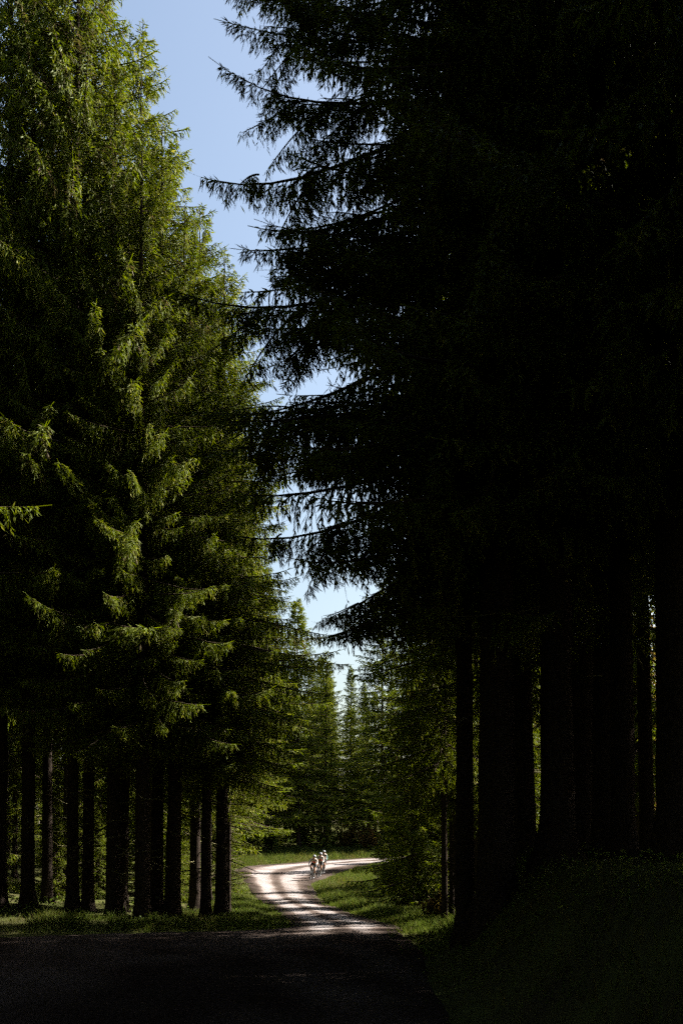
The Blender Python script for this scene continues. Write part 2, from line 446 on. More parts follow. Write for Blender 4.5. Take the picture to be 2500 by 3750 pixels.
def make_crown(name, H, zb, rmax, seed, sp=0.42, per=5, inter=2, power=0.72, taper_low=0.25, gap=0.08, lvar=0.16, **kw):
    r = np.random.default_rng(seed)
    Ls = [0.35, 0.7, 1.1, 1.6, 2.2, 2.8, 3.5, 4.3]
    Ls = [l for l in Ls if l <= rmax * 1.35] or [0.35]
    lib = {l: [make_branch(l, r, **kw) for _ in range(3)] for l in Ls}
    Vs, Qs, As, WV, WQ = [], [], [], [], []
    n = wn_ = 0
    z = zb
    while z < H - 0.35:
        u = (z - zb) / (H - zb)
        Lz = rmax * (1 - u) ** power * (1 - taper_low * max(0, 1 - u / 0.18))
        a0 = r.uniform(0, 6.28)
        k = per if u < 0.93 else 4
        for j in range(k + inter):
            if r.uniform() < gap: continue
            az = a0 + j * 6.283 / k + r.normal(0, 0.22) if j < k else r.uniform(0, 6.28)
            zz = z + (r.normal(0, 0.05) if j < k else r.uniform(0, sp))
            if zz > H - 0.2: continue
            L = max(0.22, Lz * np.clip(r.normal(1.0, lvar), 0.4, 1.45) * (1 if j < k else 0.7))
            key = min(Ls, key=lambda q: abs(q - L))
            V, Q, A, bV, bQ = lib[key][r.integers(3)]
            pitch = R(-14 + 52 * u ** 1.4 + r.normal(0, 6))
            roll = R(r.normal(0, 10)); loc = (0, 0, zz); sc = min(1.35, L / key)
            Vs.append(place(V, az, pitch, roll, loc, sc)); Qs.append(Q + n); As.append(np.clip(A + r.normal(0, 0.05), 0, 1)); n += len(V)
            if len(bV) and L > 0.6:
                WV.append(place(bV, az, pitch, roll, loc, sc)); WQ.append(bQ + wn_); wn_ += len(bV)
        z += sp * r.uniform(0.8, 1.2) * (1 - 0.35 * u)
    # leader
    r2 = np.random.default_rng(seed + 5)
    V, Q, A, _, _ = make_branch(0.7, r2, lmax=0.2, hang=0.0, sag=0.0, up=0.0, a0=0, tw_sp=kw.get('tw_sp', .09))
    Vs.append(place(V, 0, R(88), 0, (0, 0, H - 0.75))); Qs.append(Q + n); As.append(A); n += len(V)
    V = np.concatenate(Vs); Q = np.concatenate(Qs); A = np.concatenate(As)
    nf = len(Q)
    if WV:
        W = np.concatenate(WV); V = np.concatenate([V, W]); A = np.concatenate([A, np.full(len(W), .5)])
        Q = np.concatenate([Q, np.concatenate(WQ) + n])
    me = mesh_np(name, V, Q, None, M['spruce'], A)
    me.materials.append(M['wood'])
    mi = np.zeros(len(Q), dtype=np.int32); mi[nf:] = 1
    me.polygons.foreach_set('material_index', mi)
    return me, len(Q)

def make_trunk(name, seed):
    r = np.random.default_rng(seed)
    k, n = 34, 14
    u = np.concatenate([[-0.02], np.linspace(0, 0.06, 9), np.linspace(0.075, 1, k - 10)])
    rad = 0.5 * (0.97 * np.clip(1 - u, 0, 1) ** 0.85 + 0.03) + 0.28 * np.exp(-np.clip(u, 0, 1) * 95)
    pts = np.stack([0.10 * np.sin(u * 5 + r.uniform(0, 6)) * u, 0.10 * np.sin(u * 6 + r.uniform(0, 6)) * u, u], -1)
    ang = np.arange(n) / n * 2 * np.pi
    lob = 1 + 0.28 * np.exp(-np.clip(u, 0, 1) * 80)[:, None] * np.sin(5 * ang + r.uniform(0, 6))[None] + r.normal(0, 0.025, (k, n))
    V = np.stack([pts[:, :1] + rad[:, None] * lob * np.cos(ang), pts[:, 1:2] + rad[:, None] * lob * np.sin(ang), np.repeat(u[:, None], n, 1)], -1)
    i = np.arange(k - 1)[:, None] * n; j = np.arange(n)[None]; j2 = (j + 1) % n
    Q = np.stack([i + j, i + j2, i + n + j2, i + n + j], -1).reshape(-1, 4)
    return mesh_np(name, V, Q, None, M['bark'], None, True)

def make_dead(name, seed):
    """a bare crooked lower branch, 1.3 m, along +X"""
    r = np.random.default_rng(seed)
    b = MB()
    s = np.linspace(0, 1, 9)
    L = r.uniform(0.9, 1.7)
    y = np.cumsum(r.normal(0, 0.035, 9)); z = -0.10 * L * s - r.uniform(0.05, 0.25) * L * s * s + r.uniform(0.0, 0.35) * L * s ** 3 + np.cumsum(r.normal(0, 0.012, 9))
    P = np.stack([L * s, y * L - y[0] * L, z], -1)
    b.tube(P, 0.013 * (1 - s) + 0.005, 5)
    for _ in range(r.integers(5, 10)):
        i = r.integers(2, 8); l = r.uniform(0.12, 0.5) * (1.2 - s[i])
        d = np.array([r.uniform(0.2, 1), r.choice([-1, 1]) * r.uniform(0.3, 1), r.uniform(-0.7, 0.15)]); d /= np.linalg.norm(d)
        q = np.linspace(0, 1, 5)[:, None]
        b.tube(P[i] + d * q * l + np.array([0, 0, -0.12 * l]) * q * q + np.array([0.1 * l, 0, 0.1 * l]) * q ** 3, np.linspace(0.006, 0.0025, 5), 4)
    return b.mesh(name, M['twigwood'])

TRUNK = [make_trunk('trunk_mesh', 30 + k) for k in range(4)]
DEAD = [make_dead('dead_branch_mesh', 60 + k) for k in range(8)]
CROWN = {}
tot = 0
for key, args in {
    'edge0': dict(H=24, zb=5.2, rmax=3.7, seed=1, hang=0.9, sp=0.56, inter=1, lat_sp=0.085, tw_sp=0.075, tw_w=0.025, per=6, gap=0.08, lvar=0.26),
    'edge1': dict(H=24, zb=6.0, rmax=3.4, seed=2, hang=1.05, sp=0.58, inter=1, lat_sp=0.085, tw_sp=0.075, tw_w=0.025, per=6, gap=0.08, lvar=0.26),
    'inner': dict(H=24, zb=10, rmax=2.4, seed=3, sp=0.6, tw_sp=0.13, tw_len=0.18, tw_w=0.045, lat_sp=0.16),
    'far0': dict(H=22, zb=2.6, rmax=3.1, seed=4, sp=0.46, tw_sp=0.12, tw_len=0.16, tw_w=0.042, lat_sp=0.14),
    'far1': dict(H=22, zb=4.4, rmax=2.7, seed=5, sp=0.46, tw_sp=0.12, tw_len=0.16, tw_w=0.042, lat_sp=0.14, hang=0.8),
    'young0': dict(H=9, zb=0.35, rmax=2.3, seed=6, sp=0.34, tw_sp=0.1, tw_w=0.034, power=0.85, taper_low=0.1),
    'young1': dict(H=7, zb=0.3, rmax=2.0, seed=8, sp=0.34, tw_sp=0.1, tw_w=0.034, power=0.85, taper_low=0.1, hang=0.4),
}.items():
    CROWN[key] = (*make_crown('crown_mesh', **args), args['H'])
    tot += CROWN[key][1]
print('crown quads', tot, {k: v[1] for k, v in CROWN.items()})

def tree(x, y, H, kind, dia, label, group=None, dead=0, dead_z=(1.2, 6.0), name='spruce_tree', lean=0.0, wide=1.0, dead_az=None, dead_sc=(0.7, 1.3)):
    random.seed(int(abs(x) * 977 + abs(y) * 613))
    z = float(height(x, y))
    e = empty(name, (x, y, z - 0.03), random.uniform(0, 6.28))
    tag(e, label, 'tree', group)
    e.rotation_euler[0] = R(random.gauss(0, 0.35) + lean); e.rotation_euler[1] = R(random.gauss(0, 0.35))
    me, _, Hm = CROWN[kind]
    link('trunk', random.choice(TRUNK), e, scale=(dia, dia, H))
    link('crown', me, e, scale=(wide * H / Hm * random.uniform(0.92, 1.08),) * 2 + (H / Hm,))
    for k in range(dead):
        az = random.uniform(0, 6.28) if dead_az is None else random.gauss(*dead_az) - e.rotation_euler[2]
        zz = dead_z[0] + (dead_z[1] - dead_z[0]) * (k + random.random()) / dead
        s = random.uniform(*dead_sc)
        rr = dia * 0.5 * (1 - zz / H) ** 0.85 * 0.8
        link('dead_branch', random.choice(DEAD), e, (math.cos(az) * rr, math.sin(az) * rr, zz), (random.uniform(-.3, .3), random.uniform(-0.35, 0.35), az), (s, s, s))
    return e

F = 2286.0
def PX(px, d): return (px - 784) / F * d      # lateral offset of a picture column at a given distance

# ---------------- left forest edge, from the picture's left side to the road
LEFT = [  # column, distance, width in columns, height, crown
    (2, 28.0, 28, 30.5, 'edge0', 'spruce cut by the left picture border, first trunk of the forest edge'),
    (65, 27.5, 31, 29.5, 'edge1', 'second spruce of the left forest edge, stout dark bare trunk'),
    (110, 31.5, 24, 30.5, 'edge0', 'third spruce of the left forest edge, slimmer trunk set slightly back'),
    (168, 27.0, 28, 30.0, 'edge1', 'fourth spruce of the left forest edge, straight dark trunk'),
    (203, 28.5, 26, 29.0, 'edge0', 'fifth spruce of the left forest edge, close beside the fourth'),
    (262, 26.5, 34, 23.0, 'edge1', 'thick spruce left of the bright gap low between the left trunks'),
    (282, 29.5, 24, 27.2, 'edge0', 'spruce whose tip stands highest against the sky on the left'),
    (328, 26.0, 36, 21.0, 'edge1', 'thick spruce just right of the bright gap between the left trunks'),
    (361, 28.0, 30, 23.0, 'edge0', 'spruce with thin leader spike standing clear against the blue sky'),
    (397, 27.5, 36, 20.0, 'edge1', 'broad dark spruce trunk in the middle of the left forest edge'),
    (448, 31.0, 26, 22.6, 'edge0', 'brownish spruce trunk, third from the road at the left edge'),
    (473, 28.0, 25, 18.5, 'edge1', 'slim black spruce trunk, second from the road at left'),
    (509, 28.5, 30, 19.5, 'edge0', 'last spruce of the left edge, stout trunk beside the sunny verge'),
    (525, 30.5, 12, 15.0, 'edge1', 'thin spruce pressed against the last stout trunk by the verge'),
]
for px, d, w, H, kd, lab in LEFT:
    last = px in (509, 525)
    tree(PX(px, d), d, H, kd, w / F * d / 0.98, lab, 'spruces along the left forest edge', dead=20 if not last else 24, dead_z=(0.9, 7.2),
         dead_az=None if not last else (0.0, 0.7), dead_sc=(0.6, 1.25) if not last else (0.5, 0.95))

# left row along the road, receding
for x, y, H, kd, dia, lab in [
    (-6.9, 36.5, 24.0, 'edge1', .42, 'tall spruce behind the last trunk of the left edge, crown sunlit'),
    (-5.6, 41.5, 23.5, 'edge0', .38, 'sunlit spruce leaning its boughs over the verge left of the road'),
    (-7.6, 45.0, 26.0, 'far0', .42, 'tall sunlit spruce further along the left of the road'),
    (-6.1, 50.0, 26.0, 'far1', .40, 'spruce with the pointed sunlit top above the left road side'),
    (-7.0, 57.0, 26.5, 'far0', .42, 'spruce left of the road level with the riders'),
    (-8.4, 63.0, 26.5, 'far1', .40, 'spruce on the outer side of the bend left of the riders'),
    (-10.2, 68.5, 26.0, 'far0', .42, 'spruce behind the outer side of the bend'),
]:
    tree(x, y, H, kd, dia, lab, 'spruces lining the left side of the road', dead=4, dead_z=(1.0, 4.0), wide=1.35 if y > 44 else 1.1)

# deeper wood on the left
spots = []
def scatter(n, x0, x1, y0, y1, mind, avoid=()):
    out = []
    tries = 0
    while len(out) < n and tries < 4000:
        tries += 1
        x, y = random.uniform(x0, x1), random.uniform(y0, y1)
        if all((x - a) ** 2 + (y - b) ** 2 > mind ** 2 for a, b in out) and all((x - a) ** 2 + (y - b) ** 2 > mind ** 2 for a, b in avoid):
            if not in_road(np.array([x]), np.array([y]))[0] and road_dist(np.array([x]), np.array([y]))[0] > 3.2:
                out.append((x, y))
    return out
for k, (x, y) in enumerate(scatter(34, -30, -9.0, 32, 62, 2.5)):
    tree(x, y, random.uniform(21, 25), ('inner', 'far1', 'edge1')[k % 3], random.uniform(.24, .36), 'shaded spruce deep in the wood behind the left forest edge', 'spruces deep in the left wood', dead=9, dead_z=(1.0, 9))

# ---------------- right side, dark near trees
RIGHT = [
    (1020, 24.0, 15, 16.0, 'edge1', 'thin spruce left of the first stout trunk on the right bank'),
    (1036, 26.0, 12, 13.0, 'edge1', 'thinnest spruce trunk behind the first stout trunk on the right'),
    (1067, 16.0, 42, 25.5, 'edge0', 'spruce spreading long drooping boughs over the road from the right bank'),
    (1137, 15.0, 84, 26.0, 'edge1', 'thickest black spruce trunk on the right bank'),
    (1205, 17.5, 54, 25.0, 'edge0', 'black spruce trunk just left of the middle slit of light'),
    (1281, 15.0, 76, 25.0, 'edge1', 'thick black spruce trunk just right of the middle slit of light'),
    (1338, 18.0, 56, 26.0, 'edge0', 'black spruce trunk second right of the middle slit of light'),
    (1388, 16.5, 58, 24.5, 'edge1', 'black spruce trunk third right of the middle slit of light'),
    (1430, 15.5, 54, 25.0, 'edge0', 'black spruce trunk bordering the far right slits of light'),
    (1486, 20.0, 34, 24.0, 'edge1', 'slim spruce trunk standing between the two far right slits of light'),
    (1547, 14.0, 76, 25.0, 'edge0', 'spruce at the right picture border, wide black trunk'),
]
for px, d, w, H, kd, lab in RIGHT:
    tree(PX(px, d), d, H, kd, w / F * d / 0.96, lab, 'dark spruces on the right bank', dead=5, dead_z=(3.0, 8.0))

# hero boughs reaching over the road
def hero_mesh(seed, L, sag, up, forks):
    r = np.random.default_rng(seed)
    kw = dict(lat_sp=0.07, hang=1.0, tw_sp=0.05, tw_len=0.15, tw_w=0.018, cross=True)
    parts = [(make_branch(L, r, lmax=0.75, sag=sag, up=up, **kw), None)]
    for k in range(forks):     # side boughs, some reaching past the main tip
        s_ = r.uniform(0.22, 0.86); side = r.choice([-1, 1])
        l2 = r.uniform(0.5, 0.95) * (1.05 - s_ * 0.55) * L * 0.5
        bx = (L * s_, 0.0, L * (-0.02 * s_ - sag * s_ ** 2 + up * s_ ** 3))
        parts.append((make_branch(l2, r, lmax=0.22 + 0.2 * l2, sag=r.uniform(0.15, 0.5), up=r.uniform(0.0, 0.4), **kw), (side * R(r.uniform(18, 60)), R(r.uniform(-38, 6)), R(r.normal(0, 14)), bx)))
    Vs, Qs, As, Ws, WQs = [], [], [], [], []
    n = w = 0
    for (V, Q, A, WV, WQ), tr in parts:
        keep = np.ones(len(Q), bool)
        # broken and thinned stretches
        for _ in range(2):
            c = r.uniform(0.1, 0.9) * V[:, 0].max(); keep &= ~((np.abs(V[Q[:, 0], 0] - c) < r.uniform(0.04, 0.14)) & (r.uniform(0, 1, len(Q)) < 0.75))
        Q = Q[keep]
        if tr: V = place(V, *tr[:3], tr[3]); WV = place(WV, *tr[:3], tr[3])
        Vs.append(V); Qs.append(Q + n); As.append(A); n += len(V); Ws.append(WV); WQs.append(WQ + w); w += len(WV)
    Q = np.concatenate(Qs); WQ = np.concatenate(WQs)
    me = mesh_np('bough_mesh', np.concatenate(Vs + Ws), np.concatenate([Q, WQ + n]), None, M['spruce'], np.concatenate(As + [np.full(w, .5)]))
    me.materials.append(M['wood'])
    mi = np.zeros(len(Q) + len(WQ), dtype=np.int32); mi[len(Q):] = 1
    me.polygons.foreach_set('material_index', mi)
    return me
HERO = [hero_mesh(101, 4.2, .44, .44, 6), hero_mesh(102, 4.0, .26, .16, 7), hero_mesh(103, 3.2, .40, .24, 6), hero_mesh(104, 3.6, .16, .22, 8), hero_mesh(105, 2.7, .5, .30, 5), hero_mesh(106, 4.3, .34, .38, 6)]
hero = next(o for o in COL.objects if o.get('label', '').startswith('spruce spreading long'))
hero.rotation_euler = (0, 0, 0)
for px_tip, py, mi, az, pitch, sc in [
    (500, -90, 0, 176, 6, .95), (490, 5, 1, 183, 0, .95), (575, 150, 2, 172, 2, .95), (640, 215, 2, 190, 0, .9),
    (425, 270, 0, 180, -4, 1.05), (500, 430, 1, 186, -4, .95), (470, 490, 0, 174, -5, 1.0), (560, 640, 2, 182, -6, 1.1),
    (590, 720, 1, 188, -6, .85), (420, 900, 1, 177, -4, 1.05), (545, 1140, 0, 180, -8, .93), (700, 1290, 2, 172, -10, .8), (760, 1380, 2, 192, -12, .7),
    (400, 930, 1, 196, -7, 1.0), (470, 985, 0, 170, -9, .9), (610, 1180, 1, 192, -11, .85), (480, 530, 1, 198, -8, .9), (620, 580, 0, 166, -3, .85), (540, 60, 1, 195, -3, .95)]:
    zz = 1.6 + (1961 - py) / F * 15.8 - height(hero.location.x, hero.location.y)
    mi = (mi, mi + 3, (mi * 2 + 1) % 6)[int(py) % 3]
    link('bough', HERO[mi], hero, (-0.05, 0, float(zz) + 0.25), (R(random.uniform(-14, 14)), R(-pitch + random.uniform(-4, 4)), R(az + random.uniform(-6, 6))), (sc, sc, sc))

# deeper wood on the right
for x, y in scatter(24, 4.5, 26, 18.5, 24.8, 1.9, [(PX(p, d), d) for p, d, *_ in RIGHT]):
    tree(x, y, random.uniform(20, 25), 'inner', random.uniform(.28, .42), 'shaded spruce deep in the wood behind the right bank', 'spruces deep in the right wood', dead=4, dead_z=(2.0, 9))

# right row further along the road
tree(3.4, 29.6, 31.0, 'far1', .36, 'tallest slender dark spruce rising behind the boughs over the road', 'spruces lining the right side of the road', wide=0.62)
tree(10.0, 33.5, 22.0, 'far0', .34, 'spruce in the right wood behind the tallest slender one', 'spruces lining the right side of the road')
tree(4.8, 26.6, 15.0, 'far0', .22, 'low branched spruce among the thin trunks right of the road', 'spruces lining the right side of the road')
tree(9.6, 46.3, 17.0, 'far1', .3, 'spruce in the right wood between the bend and the clearing', 'spruces lining the right side of the road')
for x, y, H, kd, dia, lab in [
    (3.3, 20.8, 20.0, 'far1', .30, 'low branched dark spruce right of the road behind the first stout trunk'),
    (4.0, 29.6, 16.5, 'edge0', .34, 'dark spruce on the right behind the boughs over the road'),
    (6.8, 31.2, 19.5, 'far1', .34, 'dark spruce right of the road above the young spruces'),
    (8.8, 39.5, 22.0, 'far0', .34, 'spruce inside the bend on the right, set back from the grass'),
    (6.2, 45.0, 16.0, 'far1', .32, 'shorter spruce inside the bend nearest the riders'),
    (12.5, 34.0, 21.0, 'far1', .34, 'tall spruce in the right wood behind the bank trunks'),
]:
    tree(x, y, H, kd, dia, lab, 'spruces lining the right side of the road', dead=2)
for x, y, H, kd, lab in [
    (2.7, 37.0, 9.0, 'young0', 'young dark spruce with boughs to the ground inside the bend'),
    (4.2, 33.0, 6.5, 'young1', 'small young spruce right of the larger one inside the bend'),
    (3.1, 44.0, 10.5, 'young0', 'taller young spruce behind the dark one, edge of the bend grass'),
    (5.6, 37.5, 9.5, 'young1', 'young spruce right of the dark one inside the bend'),
    (2.5, 52.0, 4.6, 'young1', 'farthest young spruce inside the bend, nearest the riders'),
    (6.8, 55.0, 11.0, 'young0', 'young spruce in the sun right of the riders'),
    (-5.5, 45.5, 6.0, 'young0', 'young bright spruce on the left verge behind the last trunk'),
    (-6.6, 38.5, 4.5, 'young1', 'low young spruce at the foot of the left edge'),
]:
    tree(x, y, H, kd, H * 0.018, lab, None, name='young_spruce')

# ---------------- behind the far bend
for x, y, H, kd, lab in [
    (-16.5, 83.5, 25, 'far0', 'leftmost spruce beyond the far bend'), (-12.4, 84.5, 26, 'far1', 'second spruce from the left beyond the far bend'), (-8.8, 84.0, 26, 'far0', 'broad spruce behind the left end of the far grass bank'),
    (-6.4, 86.0, 24.5, 'far1', 'spruce with bare lower trunk left of the riders, beyond the bend'), (-3.7, 86.2, 22.0, 'far0', 'spruce straight behind the riders beyond the bend'),
    (-1.4, 89.0, 17.5, 'far1', 'lower spruce whose tip closes the bottom of the sky gap'), (0.9, 96, 13.0, 'far0', 'low spruce right under the sky gap'),
    (3.6, 87.5, 23.0, 'far0', 'spruce forming the right side of the low sky gap'), (6.4, 90, 25.0, 'far1', 'tall spruce right of the low sky gap'), (10.5, 91, 23, 'far0', None), (14.5, 94, 24, 'far1', None), (19, 92, 23, 'far0', None), (24, 95, 23, 'far1', None)]:
    tree(x, y, H, kd, .36, lab or 'spruce along the road where it leaves to the right', 'spruces behind the far bend', wide=1.5, dead=3, dead_z=(1, 4))
for x, y, H, kd, lab in [(9.2, 56.0, 13.0, 'far1', 'slender spruce beside the clearing right of the riders'), (9.5, 49.5, 16.0, 'far0', 'spruce at the near end of the clearing on the right')]:
    tree(x, y, H, kd, .28, lab, 'spruces at the clearing')

# the wood going on behind and beside
def fill(n, x0, x1, y0, y1, mind, kinds, h, label, group, dead=0, dia=(.26, .4), name='spruce_tree', wide=1.0):
    random.seed(int(n * 1000 + x0 * 10 + y0))
    for x, y in scatter(n, x0, x1, y0, y1, mind, ALL):
        ALL.append((x, y)); hh = random.uniform(*h)
        tree(x, y, hh, random.choice(kinds), random.uniform(*dia) if name == 'spruce_tree' else hh * .018, label, group, dead=dead, name=name, wide=wide)
ALL = [(o.location.x, o.location.y) for o in COL.objects if o.get('category') == 'tree']
fill(14, -40, -16, 62, 96, 2.6, ['far0', 'far0', 'far1'], (20, 25), 'distant spruce seen between the trunks of the left wood', 'distant spruces of the left wood')
fill(36, -62, -14, 46, 100, 3.2, ['far0', 'far1'], (20, 25), 'distant spruce seen between the trunks of the left wood', 'distant spruces of the left wood')
fill(46, -32, -7.5, 33, 68, 1.9, ['young0', 'young1'], (3.5, 8), 'young spruce growing under the trees of the left wood', 'young spruces in the left wood', name='young_spruce')
fill(20, 18, 60, 74, 110, 4.4, ['far0', 'far1'], (12, 18), 'distant spruce seen between the trunks of the right wood', 'distant spruces of the right wood')
fill(10, 8, 34, 46, 62, 3.2, ['young0', 'young1'], (3, 6.5), 'young spruce in the sunny clearing behind the right wood', 'young spruces in the clearing', name='young_spruce')
fill(12, 27, 54, 14, 46, 4.0, ['far0', 'far1'], (18, 23), 'spruce in the wood far to the right', 'spruces far right')
fill(8, -9, 5, 92, 99, 2.0, ['far0'], (13, 19), 'spruce just behind the first trees beyond the far bend', 'spruces just behind the first row')
fill(26, -20, 14, 86, 98, 1.8, ['young0', 'young1'], (3, 8), 'young spruce under the trees behind the far bend', 'young spruces behind the far bend', name='young_spruce')
fill(40, -30, 26, 95, 122, 3.0, ['far0', 'far1'], (15, 20), 'spruce of the last rows closing the view behind the far bend', 'last rows behind the bend')
fill(30, 5.2, 34, 6, 20, 2.6, ['edge0', 'edge1', 'far1'], (28, 33), 'spruce in the dark wood behind the right bank trunks', 'spruces behind the right bank trunks')
BEHIND = ('unseen spruce in the wood around the viewer, shading the foreground', 'spruces behind the viewer')
for x, y, H, w in [(-7.2, 11.5, 40, 1.35), (-11.2, 15.5, 40, 1.4), (-4.9, 4.6, 33, 1.5), (3.4, 3.4, 32, 1.5), (-5.2, -0.5, 32, 1.5), (3.2, -2.5, 32, 1.5), (-4.2, -6, 32, 1.5), (3.4, -8, 32, 1.5), (-6.6, 8.2, 34, 1.4), (4.2, 7.4, 32, 1.4)]:  # unseen, extra tall and wide, added to close the overhead sky and darken the foreground
    tree(x, y, H, 'inner', .5, *BEHIND, wide=w); ALL.append((x, y))
fill(16, 3.6, 30, -26, 6, 3.6, ['edge1', 'edge0'], (26, 30), *BEHIND, wide=1.35)
fill(24, -34, -5.4, -26, 6, 3.6, ['edge0', 'edge1'], (26, 30), *BEHIND, wide=1.35)
fill(16, -32, -11.6, 6, 19.5, 3.4, ['edge0', 'edge1'], (26, 30), *BEHIND, wide=1.25)
fill(10, -32, -14.4, 19, 27, 3.0, ['edge0', 'edge1'], (27, 31), *BEHIND, wide=1.2)
fill(8, -3, 6, -30, -11, 3.2, ['edge0', 'edge1'], (26, 30), *BEHIND, wide=1.35)
fill(12, -60, -36, -16, 40, 5, ['far0', 'far1'], (24, 28), *BEHIND, wide=1.5)

# ------------------------------------------------------------------ shrubs
def shrub(x, y, h, w, mat, label, seed, n=900, name='shrub', leaf=0.07, cat='shrub'):
    r = np.random.default_rng(seed)
    e = empty(name, (x, y, float(height(x, y)) - 0.02)); tag(e, label, cat)
    st = MB(); lf = MB()
    tips = []
    for k in range(9):
        az = r.uniform(0, 6.28); q = np.linspace(0, 1, 6)
        out = w * 0.5 * r.uniform(0.3, 1.0); hh = h * r.uniform(0.55, 1.0)
        P = np.stack([np.cos(az) * out * q ** 1.4, np.sin(az) * out * q ** 1.4, hh * q], -1) + np.cumsum(r.normal(0, 0.02 * h, (6, 3)), 0)
        st.tube(P, np.linspace(0.018, 0.004, 6) * h / 2, 5)
        tips.append(P)
    T = np.array(tips)
    i = r.integers(0, len(T), n); f = r.uniform(0.25, 1.0, n) * 5; i0 = np.minimum(f.astype(int), 4); fr = (f - i0)[:, None]
    c = T[i, i0] * (1 - fr) + T[i, i0 + 1] * fr + r.normal(0, 0.13 * h * 0.6, (n, 3))
    c[:, 2] = np.abs(c[:, 2])
    d = r.normal(0, 1, (n, 3)); d /= np.linalg.norm(d, axis=1, keepdims=True)
    s = np.cross(d, r.normal(0, 1, (n, 3))); s /= np.linalg.norm(s, axis=1, keepdims=True)
    L = leaf * r.uniform(0.6, 1.4, n)[:, None]
    V = np.stack([c - d * L, c + s * L * 0.6, c + d * L, c - s * L * 0.6], 1)
    lf.add(V, np.arange(n * 4).reshape(-1, 4), a=np.repeat(np.clip(r.normal(0.5, 0.22, n), 0, 1), 4))
    link('stems', st.mesh('stems_mesh', M['wood']), e); link('leaves', lf.mesh('leaves_mesh', mat), e)
    return e
SH = [
    (2.4, 85.5, 2.6, 3.4, 'leaf_brown', 'rust brown shrub behind the right end of the far bend'),
    (0.2, 86.5, 2.2, 2.8, 'leaf_brown', 'smaller brown shrub left of the rust brown one'),
    (-3.2, 87.0, 2.4, 3.2, 'leaf_green', 'green shrub behind the riders at the wood edge'),
    (-6.0, 86.0, 2.0, 3.0, 'leaf_green', 'low green shrub left of the one behind the riders'),
    (-8.6, 84.0, 2.6, 3.4, 'leaf_green', 'green shrub at the left end of the far bank'),
    (2.35, 25.5, 0.9, 1.0, 'leaf_brown', 'small yellowing shrub at the foot of the thin right trunks'),
    (14.6, 50.0, 4.2, 4.0, 'leaf_brown', 'orange shrub glimpsed through the left of the far right slits'),
    (17.6, 54.0, 4.0, 4.0, 'leaf_brown', 'orange shrub glimpsed through the rightmost slit'),
    (10.2, 52.0, 3.5, 3.0, 'leaf_green', 'green shrub glimpsed through the middle slit'),
]
for k, (x, y, h, w, mt, lab) in enumerate(SH):
    shrub(x, y, h, w, M[mt], lab, 200 + k, n=int(500 * h), leaf=0.055 + 0.0006 * y)

for k, (x, y, h, w, mt, lab) in enumerate([
    (15.6, 55.0, 17, 7.5, 'leaf_brown', 'yellowing broadleaf tree glimpsed through the left of the far right slits'),
    (19.2, 58.0, 18, 8.0, 'leaf_brown', 'yellowing broadleaf tree glimpsed through the rightmost slit'),
    (11.3, 57.0, 12, 5.0, 'leaf_green', 'green broadleaf tree glimpsed through the middle slit'),
    (22.5, 64.0, 17, 8.0, 'leaf_green', 'green broadleaf tree behind the two yellowing ones')]):
    if k != 2: tree(x + 1.2, y + 20, 22, 'far0', .36, 'spruce behind the ' + lab, wide=1.5)
    shrub(x, y, h, w, M[mt], lab, 300 + k, n=5000, name='broadleaf_tree', leaf=0.13, cat='tree')

# ------------------------------------------------------------------ grass
def grass(name, label, boxes, seed):
    r = np.random.default_rng(seed)
    Vs, As = [], []
    for x0, x1, y0, y1, n, hh, wd, maxd in boxes:
        x = r.uniform(x0, x1, n); y = r.uniform(y0, y1, n)
        ir = in_road(x, y)
        d = road_dist(x, y)
        keep = ~ir | ((d < 0.45) & (r.uniform(0, 1, len(x)) < 0.5 * np.exp(-d / 0.16) + 0.25 * (bumpy(x, y, 5) > 0.7)))
        x, y, d = x[keep], y[keep], d[keep]
        cl = 0.5 + 0.5 * bumpy(x, y, 1.5) + 0.35 * bumpy(x, y, 4)
        keep = (d < maxd) & (r.uniform(0, 1, len(x)) < np.clip(0.45 + 0.6 * cl, 0.12, 1))
        x, y, d, cl = x[keep], y[keep], d[keep], cl[keep]
        m = len(x)
        z = height(x, y) - 0.02
        h = hh * r.uniform(0.4, 1.2, m) * np.clip(0.35 + d / 1.2, 0.35, 1.1) * np.clip(0.6 + 0.6 * cl, 0.5, 1.3)
        az = r.uniform(0, 6.28, m); ln = r.uniform(0.1, 0.75, m) * h
        b = np.stack([x, y, z], -1)
        s = np.stack([-np.sin(az + 1.2), np.cos(az + 1.2), np.zeros(m)], -1) * (wd * r.uniform(0.6, 1.3, m))[:, None]
        dr = np.stack([np.cos(az), np.sin(az), np.zeros(m)], -1)
        mid = b + dr * (ln * 0.35)[:, None]; mid[:, 2] += h * 0.62
        tip = b + dr * ln[:, None]; tip[:, 2] += h
        Vs.append(np.stack([b - s, b + s, mid + s * .7, mid - s * .7, tip], 1).reshape(-1, 3))
        As.append(np.repeat(np.clip(0.5 + 0.22 * bumpy(x, y, 0.9) + r.normal(0, 0.15, m), 0, 1), 5))
    V = np.concatenate(Vs); A = np.concatenate(As); k = len(V) // 5
    i = np.arange(k)[:, None] * 5
    me = mesh_np(name, V, np.concatenate([i, i + 1, i + 2, i + 3], 1), np.concatenate([i + 3, i + 2, i + 4], 1), M['grass'], A)
    o = link(name, me); tag(o, label, 'grass', None, 'stuff')
    return k
